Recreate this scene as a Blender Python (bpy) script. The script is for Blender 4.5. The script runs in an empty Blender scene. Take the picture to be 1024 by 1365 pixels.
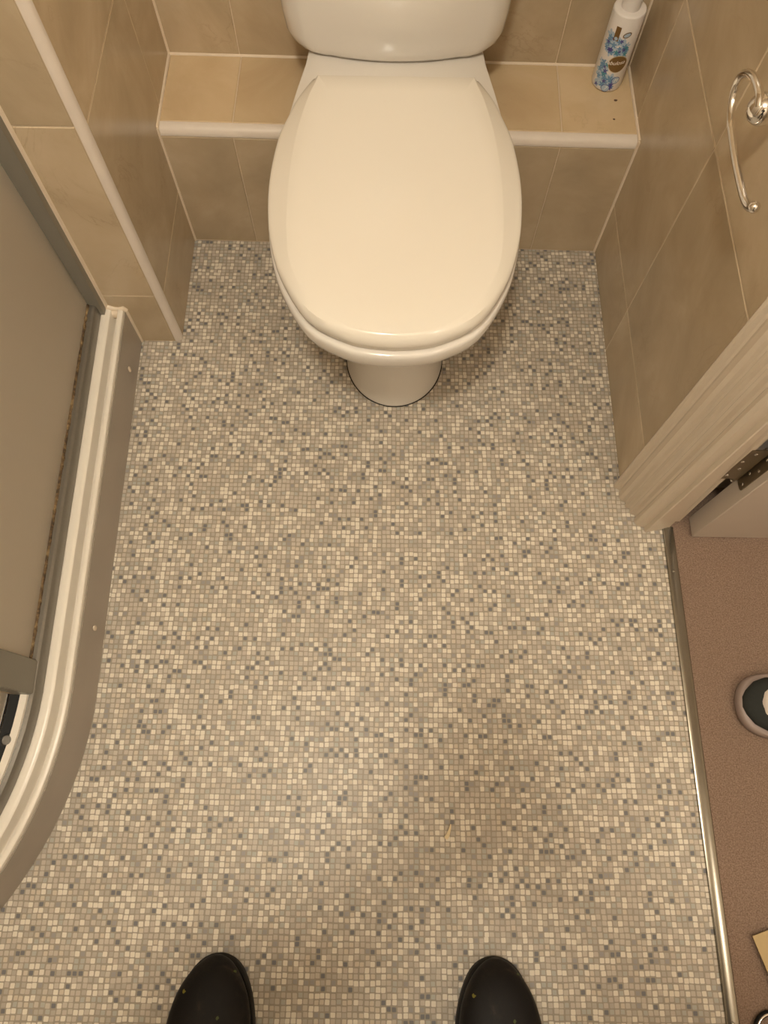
import bpy, bmesh, math, random
from mathutils import Vector, Matrix, noise
from math import sin, cos, pi, radians as R
random.seed(7)
C = bpy.context.scene.collection
SC = bpy.context.scene

# ------------------------------------------------------------------ camera
cam_d = bpy.data.cameras.new('camera'); cam = bpy.data.objects.new('camera', cam_d); C.objects.link(cam)
CR = Vector((0.9998977, 0.01252933, 0.00689983)); CU = Vector((-0.01413493, 0.93939626, 0.34254177)); CF = Vector((0.00218986, 0.34260426, -0.93947726))
CP = Vector((-0.01879553, -1.15651282, 1.35))
M = Matrix((CR, CU, -CF)).transposed().to_4x4(); M.translation = CP
cam.matrix_world = M
cam_d.sensor_fit = 'VERTICAL'; cam_d.sensor_height = 36.0; cam_d.lens = 946.28 * 36.0 / 1365.0
cam_d.clip_start = 0.005
SC.camera = cam

# ------------------------------------------------------------------ world, lights, exposure
W = bpy.data.worlds.new('world'); SC.world = W; W.use_nodes = True
W.node_tree.nodes['Background'].inputs[0].default_value = (1.0, 0.86, 0.7, 1)
W.node_tree.nodes['Background'].inputs[1].default_value = 0.15
SC.view_settings.view_transform = 'Standard'; SC.view_settings.look = 'None'
SC.view_settings.gamma = 1.0; SC.view_settings.use_curve_mapping = False
SC.view_settings.exposure = 0.04
LAMP = Vector((-0.15, -1.26, 2.36))
HALL = Vector((1.15, -1.75, 2.36))
def disc_light(name, loc, rad, power, col):
    l = bpy.data.lights.new(name, 'POINT'); l.shadow_soft_size = rad; l.energy = power; l.color = col
    o = bpy.data.objects.new(name, l); o.location = loc; C.objects.link(o); return o
disc_light('bathroom_lamp_light', LAMP - Vector((0, 0, .12)), .085, 56, (1.0, .94, .80))
disc_light('hall_fill_light', HALL - Vector((0, 0, .12)), .12, 20, (1.0, .925, .79))  # added warm fill from the hall side, no known lamp

# ------------------------------------------------------------------ node helpers / materials
def mat(name):
    m = bpy.data.materials.new(name); m.use_nodes = True
    nt = m.node_tree; return m, nt, nt.nodes['Principled BSDF']
def nd(nt, t, **kw):
    n = nt.nodes.new(t)
    for k, v in kw.items(): setattr(n, k, v)
    return n
def mth(nt, op, a, b=None, clamp=False):
    n = nt.nodes.new('ShaderNodeMath'); n.operation = op; n.use_clamp = clamp
    for i, v in enumerate((a, b)):
        if v is None: continue
        if isinstance(v, (int, float)): n.inputs[i].default_value = v
        else: nt.links.new(v, n.inputs[i])
    return n.outputs[0]
def mix(nt, f, a, b):
    n = nt.nodes.new('ShaderNodeMix'); n.data_type = 'RGBA'
    for s, v in ((n.inputs[0], f), (n.inputs[6], a), (n.inputs[7], b)):
        if isinstance(v, (int, float)): s.default_value = v
        elif isinstance(v, tuple): s.default_value = (*v[:3], 1)
        else: nt.links.new(v, s)
    return n.outputs[2]
def ramp(nt, f, stops, interp='LINEAR'):
    n = nt.nodes.new('ShaderNodeValToRGB'); n.color_ramp.interpolation = interp
    e = n.color_ramp.elements
    while len(e) < len(stops): e.new(0.5)
    for i, (p, c) in enumerate(stops): e[i].position = p; e[i].color = (*c, 1)
    nt.links.new(f, n.inputs[0]); return n.outputs[0]
def noise_tex(nt, vec, scale, detail=3, rough=.5, dist=0):
    n = nt.nodes.new('ShaderNodeTexNoise'); n.inputs['Scale'].default_value = scale; n.inputs['Detail'].default_value = detail
    n.inputs['Roughness'].default_value = rough; n.inputs['Distortion'].default_value = dist
    if vec is not None: nt.links.new(vec, n.inputs['Vector'])
    return n.outputs[0]
def objco(nt): return nt.nodes.new('ShaderNodeTexCoord').outputs['Object']
def bump(nt, b, h, s, d=.001):
    n = nt.nodes.new('ShaderNodeBump'); n.inputs['Strength'].default_value = s; n.inputs['Distance'].default_value = d
    nt.links.new(h, n.inputs['Height']); nt.links.new(n.outputs[0], b.inputs['Normal'])
def plain(name, col, rough=.5, metal=0, nscale=0, namt=.1, bs=0, spec=.5, coat=0):
    m, nt, b = mat(name)
    b.inputs['Roughness'].default_value = rough; b.inputs['Metallic'].default_value = metal
    b.inputs['Specular IOR Level'].default_value = spec; b.inputs['Coat Weight'].default_value = coat
    if nscale:
        n = noise_tex(nt, objco(nt), nscale, 4)
        c = mix(nt, n, tuple(x * (1 - namt) for x in col), tuple(min(1, x * (1 + namt)) for x in col))
        nt.links.new(c, b.inputs['Base Color'])
        if bs: bump(nt, b, n, bs)
    else: b.inputs['Base Color'].default_value = (*col, 1)
    return m

def tile_mat(name, cols, tint):
    m, nt, b = mat(name)
    oi = nd(nt, 'ShaderNodeObjectInfo'); tc = objco(nt)
    off = nd(nt, 'ShaderNodeVectorMath', operation='SCALE'); off.inputs[0].default_value = (13.1, 7.7, 3.3)
    nt.links.new(mth(nt, 'MULTIPLY', oi.outputs['Random'], 5), off.inputs['Scale'])
    ad = nd(nt, 'ShaderNodeVectorMath', operation='ADD'); nt.links.new(tc, ad.inputs[0]); nt.links.new(off.outputs[0], ad.inputs[1])
    v = ad.outputs[0]
    n1 = noise_tex(nt, v, 5, 5, .6, .6); n2 = noise_tex(nt, v, 22, 4, .6, 1.0)
    base = ramp(nt, n1, [(.3, cols[0]), (.5, cols[1]), (.72, cols[2])])
    base = mix(nt, mth(nt, 'MULTIPLY', n2, .45), base, tint)
    vn = noise_tex(nt, v, 7, 7, .62, .9)
    vein = mth(nt, 'SUBTRACT', 1, mth(nt, 'MULTIPLY', mth(nt, 'ABSOLUTE', mth(nt, 'SUBTRACT', vn, .5)), 70), True)
    msk = mth(nt, 'MULTIPLY', vein, mth(nt, 'MULTIPLY', mth(nt, 'SUBTRACT', noise_tex(nt, v, 6, 2), .53), 3, True), True)
    base = mix(nt, mth(nt, 'MULTIPLY', msk, .55), base, (.20, .13, .07))
    var = mth(nt, 'ADD', .93, mth(nt, 'MULTIPLY', oi.outputs['Random'], .14))
    mu = nd(nt, 'ShaderNodeVectorMath', operation='SCALE'); nt.links.new(base, mu.inputs[0]); nt.links.new(var, mu.inputs['Scale'])
    nt.links.new(mu.outputs[0], b.inputs['Base Color'])
    b.inputs['Roughness'].default_value = .20; b.inputs['Specular IOR Level'].default_value = .5
    bump(nt, b, n2, .05, .002)
    return m
def mosaic_mat(cell=.0090):
    m, nt, b = mat('mosaic_print_vinyl')
    tc = objco(nt)
    sc = nd(nt, 'ShaderNodeVectorMath', operation='SCALE'); nt.links.new(tc, sc.inputs[0]); sc.inputs['Scale'].default_value = 1 / cell
    # hand-laid wobble
    wn = nd(nt, 'ShaderNodeTexNoise'); wn.inputs['Scale'].default_value = 28; nt.links.new(tc, wn.inputs['Vector'])
    ws = nd(nt, 'ShaderNodeVectorMath', operation='MULTIPLY'); nt.links.new(wn.outputs['Color'], ws.inputs[0]); ws.inputs[1].default_value = (.35, .35, 0)
    aw = nd(nt, 'ShaderNodeVectorMath', operation='ADD'); nt.links.new(sc.outputs[0], aw.inputs[0]); nt.links.new(ws.outputs[0], aw.inputs[1])
    sx = nd(nt, 'ShaderNodeSeparateXYZ'); nt.links.new(aw.outputs[0], sx.inputs[0])
    ix = mth(nt, 'FLOOR', sx.outputs[0]); iy = mth(nt, 'FLOOR', sx.outputs[1])
    cb = nd(nt, 'ShaderNodeCombineXYZ'); nt.links.new(ix, cb.inputs[0]); nt.links.new(iy, cb.inputs[1])
    w = nd(nt, 'ShaderNodeTexWhiteNoise', noise_dimensions='2D'); nt.links.new(cb.outputs[0], w.inputs['Vector'])
    wc = nd(nt, 'ShaderNodeSeparateColor'); nt.links.new(w.outputs['Color'], wc.inputs[0])
    def edge(f, i, j):
        fr = mth(nt, 'SUBTRACT', f, i)
        fr = mth(nt, 'ADD', fr, mth(nt, 'MULTIPLY', mth(nt, 'SUBTRACT', j, .5), .16))
        return mth(nt, 'ABSOLUTE', mth(nt, 'SUBTRACT', fr, .5))
    ex = edge(sx.outputs[0], ix, wc.outputs[1]); ey = edge(sx.outputs[1], iy, wc.outputs[2])
    p = mth(nt, 'POWER', mth(nt, 'ADD', mth(nt, 'POWER', ex, 6), mth(nt, 'POWER', ey, 6)), 1 / 6)
    mask = mth(nt, 'MULTIPLY', mth(nt, 'SUBTRACT', mth(nt, 'SUBTRACT', .47, mth(nt, 'MULTIPLY', wc.outputs[0], .07)), p), 13, True)
    cream = (.78, .72, .61); beige = (.55, .49, .41); taupe = (.44, .39, .33); pink = (.53, .46, .385); slate = (.14, .145, .16); mid = (.31, .295, .28); sage = (.43, .42, .37)
    col = ramp(nt, w.outputs['Value'], [(0, cream), (.24, beige), (.44, pink), (.58, taupe), (.72, sage), (.80, (.61, .53, .42)), (.885, mid), (.925, slate)], 'CONSTANT')
    fine = noise_tex(nt, tc, 900, 2)
    col = mix(nt, mth(nt, 'MULTIPLY', fine, .25), col, (.35, .29, .22))
    col = mix(nt, mask, (.33, .285, .225), col)
    nt.links.new(col, b.inputs['Base Color'])
    b.inputs['Roughness'].default_value = .42; b.inputs['Specular IOR Level'].default_value = .35
    bump(nt, b, mask, .25, .0006)
    return m
def carpet_mat():
    m, nt, b = mat('carpet_pile'); tc = objco(nt)
    n1 = noise_tex(nt, tc, 420, 3, .7); n2 = noise_tex(nt, tc, 9, 3)
    c = mix(nt, ramp(nt, n1, [(.35, (0, 0, 0)), (.65, (1, 1, 1))]), (.20, .132, .094), (.40, .285, .215))
    c = mix(nt, mth(nt, 'MULTIPLY', n2, .4), c, (.27, .18, .13))
    nt.links.new(c, b.inputs['Base Color']); b.inputs['Roughness'].default_value = 1; b.inputs['Specular IOR Level'].default_value = .05
    bump(nt, b, n1, .8, .004); return m
def glass_mat():
    m, nt, b = mat('obscure_shower_glass'); tc = objco(nt)
    b.inputs['Base Color'].default_value = (.80, .72, .60, 1); b.inputs['Roughness'].default_value = .45
    b.inputs['Transmission Weight'].default_value = .55; b.inputs['IOR'].default_value = 1.45
    bump(nt, b, noise_tex(nt, tc, 260, 2), .15, .001); return m
def boot_mat():
    m, nt, b = mat('scuffed_black_leather'); tc = objco(nt)
    n = noise_tex(nt, tc, 30, 5, .65, .5)
    c = ramp(nt, n, [(.5, (.006, .005, .005)), (.62, (.012, .010, .008)), (.8, (.045, .033, .022))])
    vo = nd(nt, 'ShaderNodeTexVoronoi'); vo.inputs['Scale'].default_value = 55; nt.links.new(tc, vo.inputs['Vector'])
    d = mth(nt, 'ADD', vo.outputs['Distance'], mth(nt, 'MULTIPLY', noise_tex(nt, tc, 300, 2), .25))
    vs = nd(nt, 'ShaderNodeSeparateColor'); nt.links.new(vo.outputs['Color'], vs.inputs[0])
    on = mth(nt, 'MULTIPLY', mth(nt, 'LESS_THAN', d, .27), mth(nt, 'GREATER_THAN', vs.outputs[0], .66))
    pc = ramp(nt, vs.outputs[1], [(0, (.20, .17, .03)), (.4, (.30, .26, .20)), (.6, (.08, .10, .03)), (.8, (.16, .09, .06))], 'CONSTANT')
    c = mix(nt, on, c, pc)
    nt.links.new(c, b.inputs['Base Color']); b.inputs['Roughness'].default_value = .55; b.inputs['Specular IOR Level'].default_value = .25
    bump(nt, b, n, .3, .003); return m
def bead_mat():
    m, nt, b = mat('mouldy_sealant'); tc = objco(nt)
    n = noise_tex(nt, tc, 70, 5, .75)
    nt.links.new(ramp(nt, n, [(.42, (.05, .028, .012)), (.53, (.17, .105, .045)), (.68, (.42, .31, .16))]), b.inputs['Base Color'])
    b.inputs['Roughness'].default_value = .7; bump(nt, b, n, .8, .003); return m

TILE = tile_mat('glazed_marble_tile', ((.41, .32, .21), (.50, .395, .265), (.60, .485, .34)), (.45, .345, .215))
TILEY = tile_mat('glazed_honey_marble_tile_lit', ((.54, .40, .24), (.62, .475, .295), (.70, .56, .38)), (.58, .43, .255)); MOSAIC = mosaic_mat(); CARPET = carpet_mat(); GLASS = glass_mat(); BOOT = boot_mat(); MOULD = bead_mat()  # honey copy for the ledge: yellower, colour raised for light from above
GROUT = plain('cream_grout', (.62, .50, .36), .75, nscale=60, namt=.15)
SILI = plain('cream_silicone', (.74, .62, .48), .4, nscale=40, namt=.08)
TRIMM = plain('white_plastic_trim', (.70, .62, .54), .32, nscale=25, namt=.07)
CERAM = plain('white_ceramic', (.76, .715, .655), .13, coat=.3)
SEATM = plain('white_seat_plastic', (.79, .735, .645), .16)
TRAYM = plain('white_acrylic', (.80, .74, .65), .3, nscale=18, namt=.05)
PLINTH = plain('grey_brown_plinth', (.38, .33, .275), .3, nscale=12, namt=.1)
ALU = plain('brushed_grey_aluminium', (.25, .235, .21), .38, .75, nscale=200, namt=.08)
ALUP = plain('grey_painted_profile', (.25, .235, .20), .4, .35)
STRIPM = plain('metal_threshold', (.22, .195, .155), .20, .85, nscale=30, namt=.1)
CHROME = plain('chrome', (.80, .77, .74), .07, 1)
HINGEM = plain('brassy_steel', (.28, .23, .16), .3, .9)
PAINT = plain('cream_gloss_paint', (.66, .56, .44), .35, nscale=30, namt=.03)
PAINTD = plain('door_paint', (.56, .48, .40), .4, nscale=15, namt=.04)
PLAST = plain('painted_plaster', (.72, .64, .54), .8, nscale=10, namt=.04)
DARK = plain('black_rubber', (.008, .007, .006), .6, spec=.25)
WHITEP = plain('white_bottle_plastic', (.78, .73, .69), .3)

# ------------------------------------------------------------------ object helpers
def link(name, me, m, parent=None, kind=None):
    o = bpy.data.objects.new(name, me); C.objects.link(o)
    if m is not None and not me.materials: me.materials.append(m)
    if parent is not None: o.parent = parent
    if kind: o['kind'] = kind
    return o
def obj(name, bm, m, parent=None, smooth=False, kind=None, autos=None):
    bmesh.ops.recalc_face_normals(bm, faces=bm.faces)
    me = bpy.data.meshes.new(name); bm.to_mesh(me); bm.free()
    if smooth:
        for p in me.polygons: p.use_smooth = True
        if autos is not None:
            me.set_sharp_from_angle(angle=R(autos))
    return link(name, me, m, parent, kind)
def tag(o, label, cat, group=None):
    o['label'] = label; o['category'] = cat
    if group: o['group'] = group
    return o
def empty(name, loc, label, cat, group=None):
    o = bpy.data.objects.new(name, None); o.empty_display_size = .05; C.objects.link(o); o.location = loc
    return tag(o, label, cat, group)
def bx(bm, x0, x1, y0, y1, z0, z1, bev=0, seg=2, mtx=None):
    r = bmesh.ops.create_cube(bm, size=1)
    for v in r['verts']:
        v.co = Vector((x0 + (v.co.x + .5) * (x1 - x0), y0 + (v.co.y + .5) * (y1 - y0), z0 + (v.co.z + .5) * (z1 - z0)))
    vs = r['verts']
    if bev:
        es = list({e for v in vs for e in v.link_edges})
        rr = bmesh.ops.bevel(bm, geom=es, offset=bev, segments=seg, affect='EDGES', profile=.5)
        vs = list({v for f in rr['faces'] for v in f.verts} | {v for v in vs if v.is_valid})
    if mtx is not None:
        for v in vs: v.co = mtx @ v.co
    return bm
def box(name, x0, x1, y0, y1, z0, z1, m, parent=None, bev=0, kind=None, seg=2):
    bm = bmesh.new(); bx(bm, x0, x1, y0, y1, z0, z1, bev, seg); return obj(name, bm, m, parent, kind=kind)
def loft(bm, rings, cap0=True, cap1=True, closed=True):
    vr = [[bm.verts.new(p) for p in r] for r in rings]
    n = len(vr[0])
    for a, b in zip(vr, vr[1:]):
        for i in range(n if closed else n - 1):
            j = (i + 1) % n; bm.faces.new((a[i], a[j], b[j], b[i]))
    if cap0: bm.faces.new(vr[0][::-1])
    if cap1: bm.faces.new(vr[-1])
    return vr
def tube(bm, pts, rad, n=10, caps=True):
    pts = [Vector(p) for p in pts]; rings = []
    up = None
    for i, p in enumerate(pts):
        t = (pts[min(i + 1, len(pts) - 1)] - pts[max(i - 1, 0)]).normalized()
        if up is None:
            up = Vector((0, 0, 1)) if abs(t.z) < .9 else Vector((1, 0, 0))
        a = (up - t * up.dot(t)).normalized(); b = t.cross(a); up = a
        r = rad[i] if isinstance(rad, (list, tuple)) else rad
        rings.append([p + (a * cos(2 * pi * k / n) + b * sin(2 * pi * k / n)) * r for k in range(n)])
    loft(bm, rings, caps, caps); return bm
def sphere(bm, c, r, u=20, v=12, sc=(1, 1, 1)):
    q = bmesh.ops.create_uvsphere(bm, u_segments=u, v_segments=v, radius=r)
    for w in q['verts']: w.co = Vector((w.co.x * sc[0], w.co.y * sc[1], w.co.z * sc[2])) + Vector(c)
def lathe(bm, c, prof, n=32):
    rings = [[Vector((c[0] + r * cos(2 * pi * k / n), c[1] + r * sin(2 * pi * k / n), c[2] + z)) for k in range(n)] for r, z in prof]
    loft(bm, rings)
def sweep(name, path, prof, m, parent=None, smooth=True, autos=35, kind=None):
    """path: list of (x,y); prof: closed list of (offset to the left side, z)"""
    rings = []
    for i, p in enumerate(path):
        a = Vector(path[max(i - 1, 0)]); b = Vector(path[min(i + 1, len(path) - 1)])
        t = (b - a).normalized(); nrm = Vector((t.y, -t.x))       # right-hand side of the travel direction
        rings.append([Vector((p[0] + nrm.x * o, p[1] + nrm.y * o, z)) for o, z in prof])
    bm = bmesh.new(); loft(bm, rings); return obj(name, bm, m, parent, smooth, autos=autos, kind=kind)

# tile pieces
_tc = {}
GAP = .0022
def tile(parent, o, u, n, u0, u1, v0, v1, v=None, m=None):
    """tile in the frame at o, along unit u (horizontal), v, normal n; front face lies on the plane"""
    w, h = round(u1 - u0 - GAP, 4), round(v1 - v0 - GAP, 4)
    if w < .006 or h < .006: return
    k = (w, h, (m or TILE).name)
    if k not in _tc:
        bm = bmesh.new(); c = .0012; d = .006
        r = [[(-w/2, -h/2, -d), (w/2, -h/2, -d), (w/2, h/2, -d), (-w/2, h/2, -d)],
             [(-w/2, -h/2, -c), (w/2, -h/2, -c), (w/2, h/2, -c), (-w/2, h/2, -c)],
             [(-w/2+c, -h/2+c, 0), (w/2-c, -h/2+c, 0), (w/2-c, h/2-c, 0), (-w/2+c, h/2-c, 0)]]
        loft(bm, [[Vector(p) for p in q] for q in r])
        bmesh.ops.recalc_face_normals(bm, faces=bm.faces)
        me = bpy.data.meshes.new('tile'); bm.to_mesh(me); bm.free(); me.materials.append(m or TILE); _tc[k] = me
    ob = bpy.data.objects.new('tile', _tc[k]); C.objects.link(ob)
    u = Vector(u).normalized(); n = Vector(n).normalized(); vv = n.cross(u) if v is None else Vector(v)
    mw = Matrix((u, vv, n)).transposed().to_4x4()
    mw.translation = Vector(o) + u * ((u0 + u1) / 2) + vv * ((v0 + v1) / 2)
    ob.matrix_world = mw; ob.parent = parent
    return ob
def tiles(parent, o, u, n, us, vs, v=None, skip=None, m=None):
    for a, b in zip(us, us[1:]):
        for c, d in zip(vs, vs[1:]):
            if skip and skip((a + b) / 2, (c + d) / 2): continue
            tile(parent, o, u, n, a, b, c, d, v, m)

# ------------------------------------------------------------------ dimensions
XL, XR, HL, YB = -.467, .469, .310, .200
E1 = -.0174; TW = .0176
TOP = 2.40; XSH = -1.37; YF = -2.35
G = .0012                                                         # grout sits this far behind the tile faces
ZR = [0, .1485, .546, .943, 1.340, 1.737, 2.134, 2.40]

# ------------------------------------------------------------------ structure
fl = box('floor', XSH - .1, .549, YF, .03, -.03, 0, MOSAIC, kind='structure')
ce = box('ceiling', XSH - .1, 1.75, YF - .1, .9, TOP, TOP + .05, PLAST, kind='structure')
cp = box('floor_hall', .549, 1.75, YF, .9, -.03, -.002, CARPET, kind='structure')

u1 = Vector((1, E1, 0)).normalized(); n1 = Vector((E1, -1, 0)).normalized()
# back wall (turned by one degree like the boxing)
def skew(bm):
    for v in bm.verts: v.co.y += E1 * v.co.x
    return bm
wb = obj('wall_back', skew(bx(bmesh.new(), XL - .02, XR + .02, YB + G, YB + .10, 0, TOP)), GROUT, kind='structure')
XT = [XL, -.3220, -.0020, .3195, XR]
tiles(wb, (0, YB, 0), u1, n1, XT, [HL, .706, 1.103, 1.5, 1.897, 2.294, TOP])
# boxed-in ledge
bm = bmesh.new(); LP = [(G, 0), (G, HL - TW), (TW, HL - TW), (TW, HL - G), (YB + .005, HL - G), (YB + .005, 0)]
loft(bm, [[Vector((x, y, z)) for y, z in LP] for x in (XL - .01, XR + .01)])
wl = obj('wall_ledge', skew(bm), GROUT, kind='structure')
tiles(wl, (0, 0, 0), u1, n1, XT, [.0015, HL - TW - .001])
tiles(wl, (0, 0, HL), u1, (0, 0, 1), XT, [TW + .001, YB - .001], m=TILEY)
# white quadrant trim along the ledge
prof = [(TW, HL - TW)] + [(TW - TW * cos(a), HL - TW + TW * sin(a) ) for a in [R(x) for x in range(0, 91, 9)]]
bm = bmesh.new()
loft(bm, [[Vector((x, y + E1 * x - .0008, z + .0008)) for y, z in prof] for x in (XL + .001, XR - .001)])
obj('trim_1', bm, TRIMM, smooth=True, autos=50, kind='structure')

# right wall with the doorway
DY0, DY1, DZ = -.690, -1.60, 2.08                                  # doorway along y
bm = bmesh.new(); RP = [(XR + G, -.5955), (.512, -.5955), (.512, -.662), (XR + .095, -.662), (XR + .095, .30), (XR + G, .30)]
loft(bm, [[Vector((x, y, z)) for x, y in RP] for z in (0, TOP)]); wr = obj('wall_right', bm, GROUT, kind='structure')
wr2 = box('wall_over_door', XR + .002, XR + .115, DY1, DY0, DZ + .01, TOP, PLAST, kind='structure')
wr3 = box('wall_right_front', XR + .002, XR + .115, YF, DY1, 0, TOP, PLAST, kind='structure')
YT = [-.200, -.0485, .2775, .5945]                                 # u runs along -y
tiles(wr, (XR, 0, 0), (0, -1, 0), (-1, 0, 0), YT, [.001] + ZR[1:])
# partition left of the toilet, its front face closes the shower
YP = -.270; TR = .014
bm = bmesh.new(); PP = [(XSH, YP + G), (XL - TR, YP + G), (XL - TR, YP + TR), (XL - G, YP + TR), (XL - G, .30), (XSH, .30)]
loft(bm, [[Vector((x, y, z)) for x, y in PP] for z in (0, TOP)]); wp = obj('wall_partition', bm, GROUT, kind='structure')
tiles(wp, (XL, 0, 0), (0, 1, 0), (1, 0, 0), [YP + TR, .062, .205], [.001, .152] + [.552, .949, 1.346, 1.743, 2.14, TOP])
tiles(wp, (0, YP, 0), (1, 0, 0), (0, -1, 0), [XSH, -1.23, -.915, -.600, XL - TR], [.001, .160, .557, .954, 1.351, 1.748, 2.145, TOP])
# round-edge trim on the partition corner
bm = bmesh.new()
cx, cy = XL - TR, YP + TR
pp = [(cx, cy)] + [(cx + TR * sin(a), cy - TR * cos(a)) for a in [R(x) for x in range(0, 91, 9)]]
pp = [(x + .0008, y - .0008) for x, y in pp]
loft(bm, [[Vector((x, y, z)) for x, y in pp] for z in (.001, TOP)])
obj('trim_2', bm, TRIMM, smooth=True, autos=50, kind='structure')
# left outer wall and the wall behind the viewer
ws = box('wall_left', XSH - .1, XSH - G, YF, YP, 0, TOP, GROUT, kind='structure')
tiles(ws, (XSH, 0, 0), (0, 1, 0), (1, 0, 0), [YF, -2.0, -1.675, -1.35, -1.025, -.70, -.375, YP], [.001, .152, .552, .949, 1.346, 1.743, 2.14, TOP])
box('wall_front', XSH - .1, 1.75, YF - .1, YF, 0, TOP, PLAST, kind='structure')
box('wall_hall_far', 1.70, 1.80, YF, .9, 0, TOP, PLAST, kind='structure')
box('wall_hall_end', XR + .115, 1.75, -.60, -.55, 0, TOP, PLAST, kind='structure')  # unseen end wall, set close behind the door to darken the hinge gap

# silicone corner beads
def bead(name, pts, r, m=SILI):
    return obj(name, tube(bmesh.new(), pts, r, 8), m, smooth=True, autos=50, kind='structure')
bead('trim_3', [(XL, E1 * XL, .002), (XL, E1 * XL, HL)], .0038)
bead('trim_4', [(XR, E1 * XR, .002), (XR, E1 * XR, HL)], .0042)
bead('trim_5', [(XL, E1 * XL, HL), (XL, YB + E1 * XL, HL)], .0042)
bead('trim_6', [(XR, E1 * XR, HL), (XR, YB + E1 * XR, HL)], .0042)
bead('trim_7', [(XL, YB + E1 * XL, HL), (XR, YB + E1 * XR, HL)], .0036)
bead('trim_8', [(XL, YB + E1 * XL, HL), (XL, YB + E1 * XL, TOP)], .0036)
bead('trim_9', [(XR, YB + E1 * XR, HL), (XR, YB + E1 * XR, TOP)], .0036)

# metal threshold bar
bm = bmesh.new()
pr = [(.544, -.001), (.5450, .0030), (.5475, .0042), (.5600, .0052), (.5640, .0048), (.5662, .0025), (.567, -.001)]
loft(bm, [[Vector((x - .006 * (y + 1.6) * -1 * 0, y, z)) for x, z in pr] for y in (DY0 + .001, DY1)])
for ys in (-.78, -1.53):
    lathe(bm, (.5545, ys, .0045), [(.0028, 0), (.0028, .0018), (.0012, .0024)], 12)
obj('trim_10', bm, STRIPM, smooth=True, autos=30, kind='structure')

# doorway: lining, architrave
RBY = -.6760
lin = box('door_frame', .512, .545, -.6895, -.665, 0, DZ, PAINT, kind='structure')
def lean(x, z): return x - (.045 * min(z, .6) if x > .55 else 0)
def quad_col(name, pts, z0, z1, m, parent=None, ln=False):
    bm = bmesh.new(); loft(bm, [[Vector((lean(x, z) if ln else x, y, z)) for x, y in pts] for z in ((z0, .6, z1) if ln else (z0, z1))]); return obj(name, bm, m, parent)
quad_col('stop', [(.508, -.699), (.508, -.684), (.515, -.676), (.560, -.672), (.560, -.6875), (.5585, -.6895), (.510, -.7005)], .001, DZ - .01, PAINT, lin, True)
quad_col('jamb_far', [(.507, DY1), (.507, DY1 - .03), (XR + .115, DY1 - .03), (XR + .115, DY1)], .001, DZ, PAINT, lin)
box('head', .507, XR + .115, DY1, DY0, DZ - .01, DZ + .02, PAINT, lin)
# moulded architrave: profile in plan (x, y), the moulded face looks into the room
AR = [(.4700, -.5955), (.4570, -.5960), (.4545, -.6000), (.4560, -.6050), (.4640, -.6075), (.4660, -.6110), (.4640, -.6170), (.4640, -.6270), (.4680, -.6335), (.4745, -.6355),
      (.4765, -.6390), (.4735, -.6425), (.4745, -.6480), (.4815, -.6500), (.4840, -.6535), (.4810, -.6570), (.4830, -.6620), (.4915, -.6640), (.4935, -.6680), (.4895, -.6730), (.4890, -.6800), (.4940, -.6870), (.5080, -.6900), (.512, -.684), (.512, -.5955)]
quad_col('architrave', AR, .0015, DZ + .06, PAINT, lin)
bm = bmesh.new(); bx(bm, .470, .500, DY1 - .09, DY1 - .005, .001, DZ + .06, .004); obj('architrave', bm, PAINT, lin)
bm = bmesh.new(); bx(bm, .470, .500, DY1 - .09, DY0 + .09, DZ + .0, DZ + .09, .004); obj('architrave', bm, PAINT, lin)

# the open door, standing out into the hall
do = box('door_1', .6000, 1.480, -.7095, -.6680, .004, 2.04, PAINTD, bev=.0015, kind='structure', seg=1)
# hinges: leaf on the lining, leaf on the door edge, knuckle, pins
def leaf(pts2, plane, m, parent, th=.0016):
    bm = bmesh.new()
    if plane == 'x': a = [Vector((.5990, y, z)) for y, z in pts2]; b = [Vector((.6006, y, z)) for y, z in pts2]
    else: a = [Vector((x, DY0 + .0005, z)) for x, z in pts2]; b = [Vector((x, DY0 - .0014, z)) for x, z in pts2]
    loft(bm, [a, b]); return obj('hinge_leaf', bm, m, parent)
def rr(a0, a1, b0, b1, r, side):
    out = []
    cs = [(a1 - r, b1 - r, 0), (a0 + r, b1 - r, 90), (a0 + r, b0 + r, 180), (a1 - r, b0 + r, 270)]
    for i, (ca, cb, s) in enumerate(cs):
        if i in side:
            for k in range(5): t = R(s + k * 22.5); out.append((ca + r * cos(t), cb + r * sin(t)))
        else: out.append((ca + r * cos(R(s + 45)) * 1.414, cb + r * sin(R(s + 45)) * 1.414))
    return out
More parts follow.
